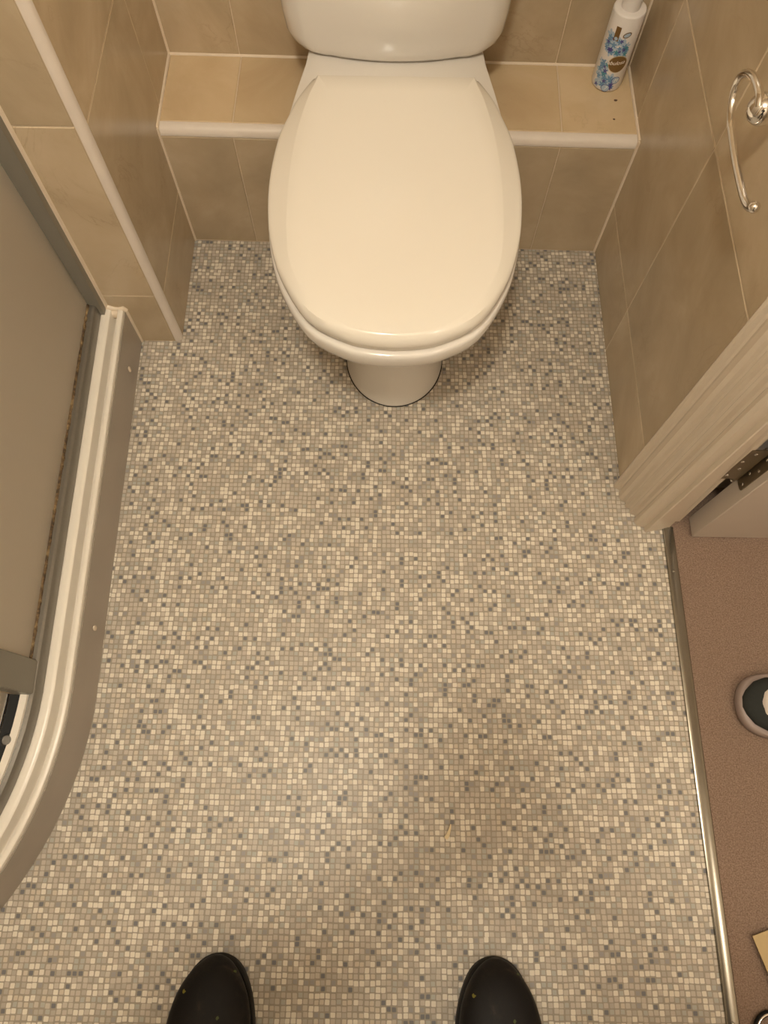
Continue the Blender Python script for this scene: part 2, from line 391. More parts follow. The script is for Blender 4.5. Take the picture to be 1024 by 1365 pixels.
for zc in (.268, 1.75):
    z0, z1 = zc - .056, zc + .056
    h = empty('hinge', (.592, -.664, z0), 'x', 'hinge')
    for k in ('label', 'category'): del h[k]
    h.parent = do
    def sub(bm, nm, m, sm=True):
        o = obj(nm, bm, m, None, smooth=sm, autos=40); o.parent = h; o.matrix_parent_inverse = Matrix.Translation((-.592, .664, -z0)); return o
    bm = bmesh.new(); p2 = rr(-.695, -.664, z0, z1, .008, (1, 2))
    loft(bm, [[Vector((.5985, y, z)) for y, z in p2], [Vector((.6005, y, z)) for y, z in p2]])
    sub(bm, 'leaf', HINGEM, False)
    bm = bmesh.new(); p2 = rr(.5500, .592, z0 + .016, z1 + .016, .008, (1,))
    loft(bm, [[Vector((x, RBY + .0005, z)) for x, z in p2], [Vector((x, RBY - .0016, z)) for x, z in p2]])
    sub(bm, 'leaf', HINGEM, False)
    bm = bmesh.new()
    for k in range(5):
        a = z0 + k * .0224; lathe(bm, (.5925, -.6705, a + .0006), [(.0052, 0), (.0056, .0006), (.0056, .0206), (.0052, .0212)], 16)
    sub(bm, 'knuckle', HINGEM)
    bm = bmesh.new(); lathe(bm, (.5925, -.6705, z0 - .006), [(.003, 0), (.0052, .002), (.0052, .006)], 16); lathe(bm, (.5925, -.6705, z1), [(.0052, 0), (.0052, .004), (.003, .006)], 16)
    sub(bm, 'pin', CHROME)
    for k in range(4):
        zz = z0 + .014 + k * .028; st = .004 if k % 2 else -.004
        bm = bmesh.new(); sphere(bm, (.5985, -.682 + st, zz), .0032, 12, 8, (.35, 1, 1)); sub(bm, 'screw', CHROME)
        bm = bmesh.new(); sphere(bm, (.570 + st, RBY - .0016, zz + .016), .0032, 12, 8, (1, .35, 1)); sub(bm, 'screw', CHROME)
quad_col('rebate', [(.5590, RBY), (.5815, RBY), (.5815, -.662), (.5590, -.662)], .001, DZ - .01, PAINT, lin, True)

# bathroom ceiling lamp, plus an added fixture for the hall fill light
for nm, p, lb in (('ceiling_light', LAMP, 'round white ceiling light above the bathroom floor'), ('ceiling_light', HALL, 'added round white ceiling fixture for the unseen hall fill light')):
    e = empty(nm, (p.x, p.y, TOP), lb, 'lamp')
    bm = bmesh.new(); lathe(bm, (0, 0, -.05), [(.13, 0), (.15, .012), (.155, .05)], 40); b = obj('base', bm, WHITEP, e, True, autos=40)

# ------------------------------------------------------------------ shower
PATH = [(-.5560 + .015 * t / 10, -.2715 - .7685 * t / 10) for t in range(11)]
RA = .60
PATH += [(-.541 - RA + RA * cos(R(a)), -1.040 - RA * sin(R(a))) for a in range(3, 91, 3)]
PATH += [(XSH, -1.640)]
TZ = .120
sh = empty('shower_tray', (-.9, -.9, 0), 'white quadrant shower tray with grooved rim on a grey-brown plinth', 'shower tray')
def at_root(o, root):
    o.parent = root; o.matrix_parent_inverse = Matrix.Translation(root.location).inverted(); return o
# path direction is -y, its right-hand side is -x (towards the shower)
at_root(sweep('plinth', PATH, [(0, .0005), (0, TZ - .012), (.006, TZ - .012), (.006, .0005)], PLINTH), sh)
rimp = [(.006, TZ - .014), (.0015, TZ - .012), (0, TZ - .006), (.0015, TZ - .0012), (.004, TZ + .0005), (.0095, TZ + .0005), (.0120, TZ - .001), (.0132, TZ - .005), (.0136, TZ - .022), (.0150, TZ - .025), (.0230, TZ - .025),
        (.0245, TZ - .022), (.0250, TZ - .004), (.0262, TZ), (.0285, TZ + .0018), (.033, TZ + .0025), (.041, TZ + .0025), (.085, TZ + .001), (.10, TZ - .01), (.115, TZ - .05), (.13, TZ - .055), (.13, TZ - .065), (.006, TZ - .065)]
at_root(sweep('rim', PATH, rimp, TRAYM), sh)
bm = bmesh.new()
vin = [(XSH + .002, YP - .002)] + [(x - .12, y) for x, y in PATH[:11]] + [(-.541 - RA + (RA - .12) * cos(R(a)), -1.040 - (RA - .12) * sin(R(a))) for a in range(3, 91, 3)] + [(XSH + .002, -1.52)]
loft(bm, [[Vector((x, y, z)) for x, y in vin] for z in (TZ - .075, TZ - .056)])
at_root(obj('basin', bm, TRAYM), sh)
for q in ((-.5475, -.375), (-.5375, -.918)):
    bm = bmesh.new(); sphere(bm, (q[0] - .004, q[1], .055), .0065, 14, 8, (.35, .8, 1.25)); at_root(obj('screw_cap', bm, SILI, smooth=True), sh)
bead('trim_11', [(-.5555, YP - .0005, .001), (-.5535, YP - .0005, TZ - .004)], .0035)
bead('trim_12', [(-.5545, YP + .001, TZ - .006), (-.556, YP, TZ), (-.566, YP, TZ - .004), (-.576, YP, TZ - .003), (-.586, YP, TZ + .003), (-.60, YP, TZ + .004)], .0065)
bead('trim_13', [(-.560, YP - .003, TZ - .014), (-.592, YP - .003, TZ - .012)], .012)
# enclosure
en = empty('shower_enclosure', (-.62, -.6, TZ), 'grey aluminium framed quadrant shower enclosure with obscure glass panel', 'shower enclosure')
RB = .0425                                                         # rail sits this far inside the outer rim edge
railp = [(RB, TZ + .0045), (RB, TZ + .026), (RB + .002, TZ + .032), (RB + .006, TZ + .035), (RB + .0145, TZ + .035), (RB + .0150, TZ + .030), (RB + .021, TZ + .030), (RB + .021, TZ + .0045)]
at_root(sweep('bottom_rail', PATH, railp, ALU, autos=30), en)
topp = [(o, z - TZ + 1.93) for o, z in railp]
at_root(sweep('top_rail', PATH, topp, ALU, autos=30), en)
def offp(o, i0, i1, ext=None):
    out = []
    for i in range(i0, i1):
        a = Vector(PATH[max(i - 1, 0)]); b = Vector(PATH[min(i + 1, len(PATH) - 1)]); t = (b - a).normalized()
        out.append((PATH[i][0] + t.y * o, PATH[i][1] - t.x * o))
    return out
P = offp(RB + .0185, 0, 10)                                        # up to y about -.96
gp = [(RB + .016, TZ + .031), (RB + .016, 1.95), (RB + .022, 1.95), (RB + .022, TZ + .031)]
GPATH = [p for p in PATH[:10]] + [(-.542, -.993)]
at_root(sweep('glass_panel', GPATH, gp, GLASS, smooth=False), en)
# sealant line along the foot of the glass
bm = bmesh.new(); pts = []; rs = []
for k in range(90):
    y = -.285 - k * (.705 / 89); x = -.556 + .015 * (-.2715 - y) / .7685
    pts.append((x - RB - .0165 + .0010 * noise.noise((k * .5, 0, 0)), y, TZ + .0345 + .001 * noise.noise((k * .4, 3, 0)))); rs.append(.0044 + .0016 * noise.noise((k * .9, 5, 1)))
tube(bm, pts, rs, 8); at_root(obj('sealant_line', bm, MOULD, smooth=True), en)
# wall post, leaning slightly as in the room
LE = .053
def post(pts, m, nm):
    bm = bmesh.new(); z0, z1 = TZ + .004, 1.97
    rr_ = []
    for z in (z0, z1):
        s = LE * min(z - .166, .9); rr_.append([Vector((x + s, y, z)) for x, y in pts])
    loft(bm, rr_); return at_root(obj(nm, bm, m), en)
post([(-.5885, YP - .001), (-.5885, YP - .020), (-.6120, YP - .020), (-.6130, YP - .0165), (-.6255, YP - .0165), (-.6265, YP - .001)], ALUP, 'wall_post')
post([(-.5835, YP + .000), (-.5855, YP - .0045), (-.5895, YP - .005), (-.5895, YP + .000)], SILI, 'sealant_edge')
# stile at the end of the fixed panel
P1 = (-.5895, -.992); P2 = (-.5865, -1.045)
bm = bmesh.new(); c4 = [(-.5885, -.991), (-.5865, -1.046), (-.6125, -1.047), (-.6145, -.992)]
loft(bm, [[Vector((x, y, z)) for x, y in c4] for z in (TZ + .022, 1.93)]); bmesh.ops.bevel(bm, geom=bm.edges[:], offset=.0015, segments=2, affect='EDGES')
at_root(obj('stile', bm, ALUP), en)
# curved sliding door
CP2 = [(-.541, -1.049)] + PATH[11:34]
dr = empty('door_leaf', (-.75, -1.4, TZ), 'x', 'x')
for k in ('label', 'category'): del dr[k]
at_root(dr, en); dr.matrix_parent_inverse = Matrix.Identity(4); dr.location = Vector((-.75, -1.4, TZ)) - en.location
def at2(o): o.parent = dr; o.matrix_parent_inverse = Matrix.Translation((-.75, -1.4, TZ)).inverted(); return o
at_root(sweep('white_track', CP2, [(RB + .0085, TZ + .0352), (RB + .0090, TZ + .0395), (RB + .0205, TZ + .0395), (RB + .0215, TZ + .0352)], TRAYM, autos=30), en)
at2(sweep('black_seal', CP2, [(RB + .0218, TZ + .012), (RB + .0218, TZ + .030), (RB + .040, TZ + .034), (RB + .0415, TZ + .012)], DARK, autos=30))
at2(sweep('glass', CP2, [(RB + .0418, TZ + .010), (RB + .0418, 1.93), (RB + .0475, 1.93), (RB + .0475, TZ + .010)], GLASS))
at2(sweep('edge_strip', CP2, [(RB + .0405, TZ + .0345), (RB + .0405, TZ + .040), (RB + .0416, TZ + .040), (RB + .0416, TZ + .0345)], CHROME))
bm = bmesh.new(); lathe(bm, (-.6125, -1.118, TZ + .026), [(.010, 0), (.010, .010), (.007, .014)], 20); at2(obj('roller', bm, ALU, smooth=True, autos=40))

# ------------------------------------------------------------------ toilet
TX = -.0055
def interp(tab, y):
    for (a, b), (c, d) in zip(tab, tab[1:]):
        if (a - y) * (c - y) <= 0: return b + (d - b) * (y - a) / (c - a)
    return tab[-1][1]
def cr(tab, n):                                                    # catmull-rom resample of a polyline
    out = []
    for i in range(len(tab) - 1):
        p0 = Vector(tab[max(i - 1, 0)]); p1 = Vector(tab[i]); p2 = Vector(tab[i + 1]); p3 = Vector(tab[min(i + 2, len(tab) - 1)])
        for k in range(n):
            t = k / n; out.append(.5 * ((2 * p1) + (p2 - p0) * t + (2 * p0 - 5 * p1 + 4 * p2 - p3) * t * t + (3 * p1 - p0 - 3 * p2 + p3) * t ** 3))
    out.append(Vector(tab[-1])); return out
LIDR = [(.1455, -.020), (.1550, -.036), (.1700, -.066), (.1830, -.104), (.1965, -.150), (.2040, -.204), (.2070, -.250), (.2060, -.300), (.1985, -.365), (.1770, -.440), (.1330, -.514), (.0750, -.549), (.036, -.5590), (0, -.5618)]
half = cr(LIDR, 4)                                                 # (half width, y)
INR = [(.1350, -.030), (.1390, -.046), (.1480, -.074), (.1565, -.112), (.1640, -.155), (.1695, -.206), (.1720, -.252), (.1725, -.302), (.1700, -.366), (.1590, -.432), (.1215, -.500), (.0690, -.5385), (.033, -.5485), (0, -.5515)]
ihalf = cr(INR, 4)
def ring(hf, z, s=1.0, d=0):                                       # closed ring; d shrinks inwards
    pts = []
    n = len(hf)
    for i, p in enumerate(hf):
        a = hf[max(i - 1, 0)]; b = hf[min(i + 1, n - 1)]; t = (b - a)
        nn = Vector((-t.y, t.x)).normalized() if t.length else Vector((0, 1))
        if nn.x < 0 and i < n - 1: nn = -nn
        if i == n - 1: nn = Vector((0, -1))
        q = p - nn * d
        if i == 0: q = Vector((p.x - d, p.y - d * .6))
        pts.append(Vector((q.x, q.y)))
    zf = z if callable(z) else (lambda x, y: z)
    R_ = [Vector((TX + q.x, q.y, zf(q.x, q.y))) for q in pts]
    L_ = [Vector((TX - q.x, q.y, zf(q.x, q.y))) for q in pts[-2::-1]]
    return R_ + L_
to = empty('toilet', (TX, -.1, 0), 'cream-white close-coupled toilet with its lid closed, standing against the tiled ledge', 'toilet')
# lid
bm = bmesh.new()
LZ = .4450
def lf(dz, k): return lambda x, y: LZ + dz + k * .0088 * (3 * t_ * t_ - 2 * t_ ** 3 if (t_ := min(1, max(0, (-.36 - y) / .16))) else 0)
rings = [ring(half, LZ - .014, d=.012), ring(half, LZ - .014, d=.003), ring(half, LZ - .0125, d=.0008), ring(half, LZ - .009), ring(half, lf(-.0045, .2), d=.0005), ring(half, lf(-.0020, .5), d=.0022), ring(half, lf(0, 1), d=.0065)]
rings.append([Vector((a.x, a.y, LZ + .0112)) for a in ring(ihalf, 0, d=-.0006)])
rings.append([Vector((a.x, a.y, LZ + .0120)) for a in ring(ihalf, 0, d=.0012)])
for f in (.85, .6, .3):
    rings.append([Vector((TX + (a.x - TX) * f, -.27 + (a.y + .27) * f, LZ + .0120 + .0010 * (1 - f * f))) for a in ring(ihalf, 0, d=.0012)])
loft(bm, rings)
at_root(obj('lid', bm, SEATM, smooth=True, autos=40), to)
# seat ring
bm = bmesh.new(); loft(bm, [ring(half, LZ - .0300, d=.012), ring(half, LZ - .0285, d=.0075), ring(half, LZ - .022, d=.0055), ring(half, LZ - .018, d=.006), ring(half, LZ - .0162, d=.010)])
at_root(obj('seat', bm, SEATM, smooth=True, autos=50), to)
for s in (-1, 1):
    bm = bmesh.new(); bx(bm, TX + s * .082 - .018, TX + s * .082 + .018, -.044, -.026, .4145, LZ - .006, .004); at_root(obj('seat_hinge', bm, SEATM), to)
# bowl and pedestal
RZ = LZ - .0300
def foot(hw, yf, yb, z, n=53, sq=2.0):
    out = []
    m = (n + 1) // 2
    R_ = []
    for i in range(27 * 2 - 0 if False else len(half)):
        t = i / (len(half) - 1)
        if t < .45: y = yb + (yf + hw * 1.15 - yb) * (t / .45); x = hw
        else:
            a = (t - .45) / .55 * pi / 2; c_, s_ = cos(a), sin(a)
            x = hw * (abs(c_) ** (2 / sq)); y = (yf + hw * 1.15) - hw * 1.15 * (abs(s_) ** (2 / sq))
        R_.append(Vector((TX + x, y, z)))
    return R_ + [Vector((2 * TX - p.x, p.y, z)) for p in R_[-2::-1]]
def blend(a, b, t, z): return [Vector((p.x * (1 - t) + q.x * t, p.y * (1 - t) + q.y * t, z)) for p, q in zip(a, b)]
rimo = ring(half, 0, d=-.0030)
TXP = TX; TX = .0025; F0 = foot(.104, -.4235, -.012, 0); F1 = foot(.099, -.414, -.012, 0); TX = TXP
bm = bmesh.new()
rg = [[Vector((p.x, p.y, .0015)) for p in F0], [Vector((p.x, p.y, .010)) for p in F0], [Vector((p.x, p.y, .03)) for p in F1], blend(F1, rimo, .0, .12), blend(F1, rimo, .04, .19), blend(F1, rimo, .18, .245), blend(F1, rimo, .42, .290), blend(F1, rimo, .70, .330), blend(F1, rimo, .90, .362),
      blend(F1, rimo, .965, .378), blend(F1, rimo, .985, .388), blend(F1, rimo, 1.0, .398), blend(F1, rimo, 1.0, RZ - .007), blend(F1, rimo, .99, RZ - .002), blend(F1, rimo, .97, RZ)]
loft(bm, rg)
# rear deck that carries the cistern and reaches over the ledge
dk = [(.192, -.125), (.190, -.080), (.178, -.010), (.166, .050), (.160, .100), (.150, .185)]
def deck(z, s, d): return [Vector((TX + (x - d) * s, y, z)) for x, y in dk] + [Vector((TX - (x - d) * s, y, z)) for x, y in dk[::-1]]
loft(bm, [deck(.330, .80, .0), deck(.350, .95, .0), deck(.375, 1, .0), deck(RZ - .006, 1, 0), deck(RZ - .0015, 1, .0015), deck(RZ + .0005, 1, .005)])
at_root(obj('bowl', bm, CERAM, smooth=True, autos=40), to)
# dark gap line of missing sealant round the foot
bm = bmesh.new()
loft(bm, [[Vector((p.x + (p.x - TX) * .015, p.y - .0016, z)) for p in F0] for z in (.0004, .0016)])
at_root(obj('foot_joint', bm, DARK), to)
# cistern
def cring(z, hw, yf, bulge, cr_=.05, n=6, yb=.190):
    pts = []
    N = 15
    hwf = hw - cr_
    for i in range(N + 1):                                          # front left to right, bulged
        x = -hwf + 2 * hwf * i / N; pts.append((x, yf + bulge * (x / hwf) ** 2))
    yc = yf + bulge + cr_ * .75
    for k in range(1, n + 1):
        a = R(90 * k / n); pts.append((hwf + cr_ * sin(a), yc - cr_ * .75 * cos(a)))
    pts += [(hw, yb), (-hw, yb)]
    for k in range(n, 0, -1):
        a = R(90 * k / n); pts.append((-hwf - cr_ * sin(a), yc - cr_ * .75 * cos(a)))
    return [Vector((TX - .003 + x, y, z)) for x, y in pts]
bm = bmesh.new()
B = RZ + .0045
loft(bm, [cring(B, .160, .058, .014), cring(B + .002, .168, .0505, .014), cring(B + .007, .176, .0475, .015), cring(B + .018, .187, .0450, .016), cring(B + .035, .1945, .0425, .017), cring(B + .07, .1985, .0400, .018), cring(.62, .204, .034, .020), cring(.765, .208, .030, .020)])
at_root(obj('cistern', bm, CERAM, smooth=True, autos=45), to)
bm = bmesh.new()
loft(bm, [cring(.766, .210, .028, .020), cring(.768, .215, .023, .020), cring(.790, .216, .022, .020), cring(.798, .213, .025, .020), cring(.801, .205, .033, .020)])
at_root(obj('cistern_lid', bm, CERAM, smooth=True, autos=45), to)
bm = bmesh.new(); lathe(bm, (TX, .11, .801), [(.024, 0), (.024, .004), (.021, .007)], 30); at_root(obj('flush_button', bm, CHROME, smooth=True, autos=40), to)
box('cistern_gasket', TX - .10, TX + .10, .075, .16, RZ - .001, B + .001, DARK, None)
g = bpy.data.objects['cistern_gasket']; at_root(g, to)

# ------------------------------------------------------------------ bottle on the ledge
BX, BY, BR = .4175, .148, .0300
bo = empty('cleaner_bottle', (BX, BY, HL + .0003), 'white cylindrical cleaner bottle with blue flower print and brown oval label on the ledge', 'bottle')
bm = bmesh.new(); lathe(bm, (0, 0, 0), [(.026, 0), (.0288, .002), (BR, .006), (BR, .1465), (.0293, .1488), (.0275, .1495), (.0190, .1500), (.0150, .1500)], 48); obj('body', bm, WHITEP, bo, True, autos=60)
bm = bmesh.new(); lathe(bm, (0, 0, .1500), [(.0165, 0), (.0170, .001), (.0170, .026), (.0155, .0295), (.012, .0305)], 36); obj('cap', bm, WHITEP, bo, True, autos=50)
FA = R(-111.5)                                                      # bearing of the camera as seen from the bottle
def wrap(u, v, dr=.0003): a = FA + u / BR; return Vector(((BR + dr) * cos(a), (BR + dr) * sin(a), v))
def patch(name, polys, m, dr=.0003):
    bm = bmesh.new()
    for poly in polys:
        cxp = sum(p[0] for p in poly) / len(poly); cyp = sum(p[1] for p in poly) / len(poly)
        K = 4; prev = None
        for k in range(1, K + 1):
            rg_ = [bm.verts.new(wrap(cxp + (p[0] - cxp) * k / K, cyp + (p[1] - cyp) * k / K, dr)) for p in poly]
            if prev is None: bm.faces.new(rg_)
            else:
                for i in range(len(poly)): j = (i + 1) % len(poly); bm.faces.new((prev[i], prev[j], rg_[j], rg_[i]))
            prev = rg_
    return obj(name, bm, m, bo, True)
def ell(cx_, cy_, a, b, rot=0, n=24): return [(cx_ + a * cos(t) * cos(rot) - b * sin(t) * sin(rot), cy_ + a * cos(t) * sin(rot) + b * sin(t) * cos(rot)) for t in [2 * pi * k / n for k in range(n)]]
BROWN = plain('label_brown', (.17, .09, .025), .35); BLUE = plain('label_blue', (.13, .27, .45), .35); NAVY = plain('label_violet', (.07, .06, .26), .35)
TEAL = plain('label_teal', (.06, .26, .32), .35); PALE = plain('label_pale_blue', (.42, .52, .62), .35); INK = plain('label_white', (.92, .86, .76), .35); GOLD = plain('label_gold', (.52, .40, .22), .35)
rnd = random.Random(3)
sets = {'blue': [], 'violet': [], 'teal': [], 'pale': []}
def flower(cx_, cy_, s, key, np_=5):
    r0 = rnd.random() * 6
    for k in range(np_):
        a = r0 + 2 * pi * k / np_; sets[key].append(ell(cx_ + s * .55 * cos(a), cy_ + s * .55 * sin(a), s * .5, s * .26, a, 10))
for (cx_, cy_, w_, h_, n_) in ((-.001, .093, .020, .013, 30), (-.013, .047, .009, .011, 16), (.000, .022, .019, .012, 28), (.014, .08, .008, .012, 10), (-.012, .10, .008, .012, 10)):
    for k in range(n_):
        ky_ = rnd.choice(['blue', 'blue', 'violet', 'teal', 'pale', 'pale', 'pale', 'pale', 'blue'])
        flower(cx_ + rnd.uniform(-w_, w_), cy_ + rnd.uniform(-h_, h_), {'pale': 1.25, 'blue': .8, 'teal': .6, 'violet': .6}[ky_] * rnd.uniform(.0050, .0085), ky_)
dd = .00018
for key, mm in (('pale', PALE), ('blue', BLUE), ('teal', TEAL), ('violet', NAVY)):
    patch('flower_print', sets[key], mm, dd)['kind'] = 'stuff'; dd += .00012
patch('oval_rim', [ell(.0125, .061, .0178, .0172)], GOLD, .0008)
patch('oval_label', [ell(.0125, .061, .0166, .0160)], BROWN, .0010)
patch('badge', [[(-.0105, .104), (-.0010, .104), (-.0010, .130), (-.0105, .130)]], BROWN, .0008)
patch('badge_spot', [ell(-.0056, .1085, .0032, .0032)], PALE, .0010)
patch('leaf_badge', [ell(.0125, .118, .0080, .0050, .5)], BROWN, .0008)
patch('leaf_badge_inner', [ell(.0125, .118, .0062, .0033, .5)], PALE, .0010)
patch('round_badge', [ell(.0035, .0105, .0082, .0078)], NAVY, .0008); patch('round_badge_inner', [ell(.0035, .0105, .0072, .0068)], PALE, .0010)
patch('round_badge', [ell(.0190, .0270, .0080, .0076)], NAVY, .0008); patch('round_badge_inner', [ell(.0190, .0270, .0070, .0066)], PALE, .0010)
def text_on(s, cx_, cy_, size, m, shear=.35, rot=0, name='lettering', dr=.0012, bold=.0):
    cu = bpy.data.curves.new('t', 'FONT'); cu.body = s; cu.size = size; cu.shear = shear; cu.align_x = 'CENTER'; cu.align_y = 'CENTER'; cu.offset = bold
    o = bpy.data.objects.new('t', cu); C.objects.link(o); bpy.context.view_layer.update()
    dg = bpy.context.evaluated_depsgraph_get(); me = bpy.data.meshes.new_from_object(o.evaluated_get(dg)); bpy.data.objects.remove(o); bpy.data.curves.remove(cu)
    for v in me.vertices:
        x, y = v.co.x, v.co.y; x, y = x * cos(rot) - y * sin(rot), x * sin(rot) + y * cos(rot); v.co = wrap(cx_ + x, cy_ + y, dr)
    me.materials.clear(); me.materials.append(m); me.name = name
    ob = bpy.data.objects.new(name, me); C.objects.link(ob); ob.parent = bo; return ob
text_on('Fabulosa', .0060, .0630, .0106, INK, .4, R(8), bold=.00003)
text_on('M', .0190, .0270, .010, INK, .3); text_on('7', .0035, .0105, .010, INK, .3)

# crumbs
def crumb(p, s, m, label, cat='crumb', group=None, nm='crumb'):
    bm = bmesh.new(); q = bmesh.ops.create_icosphere(bm, subdivisions=2, radius=1)
    for v in q['verts']:
        k = 1 + .35 * noise.noise(v.co * 1.7 + Vector(p) * 50); v.co = Vector((v.co.x * s[0] * k, v.co.y * s[1] * k, v.co.z * s[2] * k + s[2] * .8))
    o = obj(nm, bm, m, smooth=False); o.location = p; tag(o, label, cat, group); return o
CRD = plain('dark_crumb', (.10, .055, .035), .8); WOODC = plain('pale_wood', (.72, .60, .38), .6, nscale=80, namt=.2)
crumb((.432, .098, HL), (.0036, .0024, .0010), CRD, 'dark brown speck on the ledge in front of the bottle')
crumb((.424, .048, HL), (.0024, .0018, .0008), CRD, 'small brown speck near the right front edge of the ledge')
bm = bmesh.new()
cv = [(0, .006), (.0028, .0035), (.0030, -.0005), (.0060, -.0085), (.0050, -.0105), (.0028, -.0090), (.0002, .0005), (-.0012, .0005)]
sv = [(.0065, .0135), (.0058, .0060), (.0034, -.0045), (-.0005, -.0105), (-.0042, -.0095), (-.0058, -.0060), (-.0028, -.0025), (.0012, .0040), (.0048, .0135)]
loft(bm, [[Vector((x, y, z + .0006 * (1 + sin(y * 300)))) for x, y in sv] for z in (.0004, .0050)])
ch = obj('wood_chip', bm, WOODC); ch.location = (.1020, -1.2560, .0003); tag(ch, 'pale yellow wood sliver lying on the mosaic floor', 'wood chip')

# ------------------------------------------------------------------ open chrome ring holder
XH = .415
hd = empty('towel_ring', (XR, -.43, .72), 'open chrome towel ring with a ball end on the right tiled wall', 'towel ring')
ky = [(-.422, .735), (-.410, .741), (-.390, .7405), (-.372, .736), (-.357, .727), (-.348, .715), (-.349, .701), (-.360, .688), (-.378, .679), (-.405, .675), (-.435, .6725), (-.465, .6725), (-.490, .6735), (-.507, .676), (-.519, .681), (-.526, .689)]
kk = cr(ky, 4)
bm = bmesh.new(); tube(bm, [(XH, a.x, a.y) for a in kk], .0050, 14); sphere(bm, (XH, ky[-1][0], ky[-1][1]), .0070, 18, 12)
at_root(obj('ring_bar', bm, CHROME, smooth=True, autos=60), hd)
bm = bmesh.new(); sphere(bm, (XH + .010, -.4150, .7270), .0185, 28, 18); at_root(obj('ball', bm, CHROME, smooth=True), hd)
bm = bmesh.new()
n = 28
loft(bm, [[Vector((x, -.4150 + r * cos(2 * pi * k / n), .727 + r * sin(2 * pi * k / n))) for k in range(n)] for x, r in ((XH + .022, .008), (XH + .035, .0075), (XH + .040, .016), (XH + .046, .024), (XR - .0002, .026))])
at_root(obj('wall_mount', bm, CHROME, smooth=True, autos=40), hd)

# ------------------------------------------------------------------ hall floor things
# lone trainer, toe pointing to the bathroom
def shoe_ring(y, hw, z0, z1, n=18, sq=2.4, cxx=0):
    pts = []
    for k in range(n):
        a = 2 * pi * k / n; c_, s_ = cos(a), sin(a)
        x = cxx + hw * math.copysign(abs(c_) ** (2 / sq), c_); z = (z0 + z1) / 2 + (z1 - z0) / 2 * math.copysign(abs(s_) ** (2 / sq), s_)
        pts.append(Vector((x, y, z)))
    return pts
def sole_out(L, W_, toe=1.0, n=16):
    tab = [(0, L), (W_ * .40, L * .985), (W_ * .72, L * .94), (W_ * .93, L * .85), (W_, L * .72), (W_ * .93, L * .55), (W_ * .78, L * .40), (W_ * .72, L * .25), (W_ * .72, L * .10), (W_ * .55, L * .02), (0, 0)]
    h = cr(tab, 3); return [(p.x, p.y) for p in h] + [(-p.x, p.y) for p in h[-2:0:-1]]
TRS = plain('dark_suede', (.018, .020, .017), .85, nscale=200, namt=.3, bs=.3); TRW = plain('off_white_leather', (.62, .54, .47), .5, nscale=60, namt=.05); TRSO = plain('mauve_rubber_sole', (.30, .23, .20), .45)
tr = empty('trainer', (.922, -1.060, 0), 'dark and off-white trainer on the hall carpet, toe towards the bathroom', 'shoe')
TL, TWd = .290, .060
def tr_add(bm, nm, m, parent=None):
    o = obj(nm, bm, m, parent or tr, smooth=True, autos=50); return o
so = sole_out(TL, TWd)
bm = bmesh.new(); loft(bm, [[Vector((x * s, TL / 2 + (y - TL / 2) * s, z)) for x, y in so] for s, z in ((.94, 0), (.99, .004), (1, .012), (.99, .020), (.955, .024))]); sole = tr_add(bm, 'sole', TRSO)
bm = bmesh.new()
loft(bm, [shoe_ring(y, hw, .018, z1) for y, hw, z1 in ((.006, .024, .062), (.02, .038, .088), (.06, .042, .092), (.10, .043, .082), (.14, .048, .072), (.18, .0525, .062), (.215, .0525, .055), (.245, .047, .048), (.264, .038, .042), (.277, .022, .036), (.283, .009, .030))]); up = tr_add(bm, 'upper', TRS)
bm = bmesh.new()
loft(bm, [shoe_ring(y, hw, .030, z1) for y, hw, z1 in ((.060, .035, .0945), (.10, .036, .0850), (.14, .040, .0755), (.18, .043, .0660), (.215, .042, .0590), (.240, .034, .0530), (.252, .022, .0485), (.257, .009, .044))]); vamp = tr_add(bm, 'vamp', TRW)
for k in range(4):
    yy = .222 - k * .024; zz = .0560 + k * .0068
    for s in (-1, 1):
        bm = bmesh.new(); lathe(bm, (s * .016, yy, zz + .0015), [(.0030, 0), (.0030, .0015), (.001, .0016)], 10); tr_add(bm, 'eyelet', DARK, vamp)
    if k:
        bm = bmesh.new(); tube(bm, [(-.016, yy, zz + .003), (0, yy + .002, zz + .008), (.016, yy, zz + .003)], .0025, 8); tr_add(bm, 'lace', TRW, vamp)
bm = bmesh.new(); lathe(bm, (0, .055, .080), [(.022, 0), (.026, .012), (.022, .013), (.018, .002)], 24); tr_add(bm, 'collar', DARK)
tr.rotation_euler = (0, 0, R(90 - 6))
# cardboard
CARD = plain('buff_card', (.50, .37, .19), .8, nscale=120, namt=.06)
bm = bmesh.new(); N = 10; cs = []
c00 = Vector((.604, -1.406)); e1 = Vector((.97, .22)).normalized(); e2 = Vector((.30, -.955)).normalized()
rows = []
for zt in (.0000, .0016):
    g_ = [[bm.verts.new(((c00 + e1 * (.21 * i / N) + e2 * (.15 * j / N)).x, (c00 + e1 * (.21 * i / N) + e2 * (.15 * j / N)).y + .006 * sin(pi * i / N), .002 + zt + .010 * (1 - (i / N)) ** 2 * .6 + .004 * (j / N) ** 2)) for j in range(N + 1)] for i in range(N + 1)]
    rows.append(g_)
for g_ in rows:
    for i in range(N):
        for j in range(N): bm.faces.new((g_[i][j], g_[i + 1][j], g_[i + 1][j + 1], g_[i][j + 1]))
A, B_ = rows
for i in range(N):
    for j in (0, N): bm.faces.new((A[i][j], A[i + 1][j], B_[i + 1][j], B_[i][j]))
for j in range(N):
    for i in (0, N): bm.faces.new((A[i][j], A[i][j + 1], B_[i][j + 1], B_[i][j]))
cd = obj('card_sheet', bm, CARD); tag(cd, 'buff sheet of card lying on the hall carpet by the right edge', 'card')
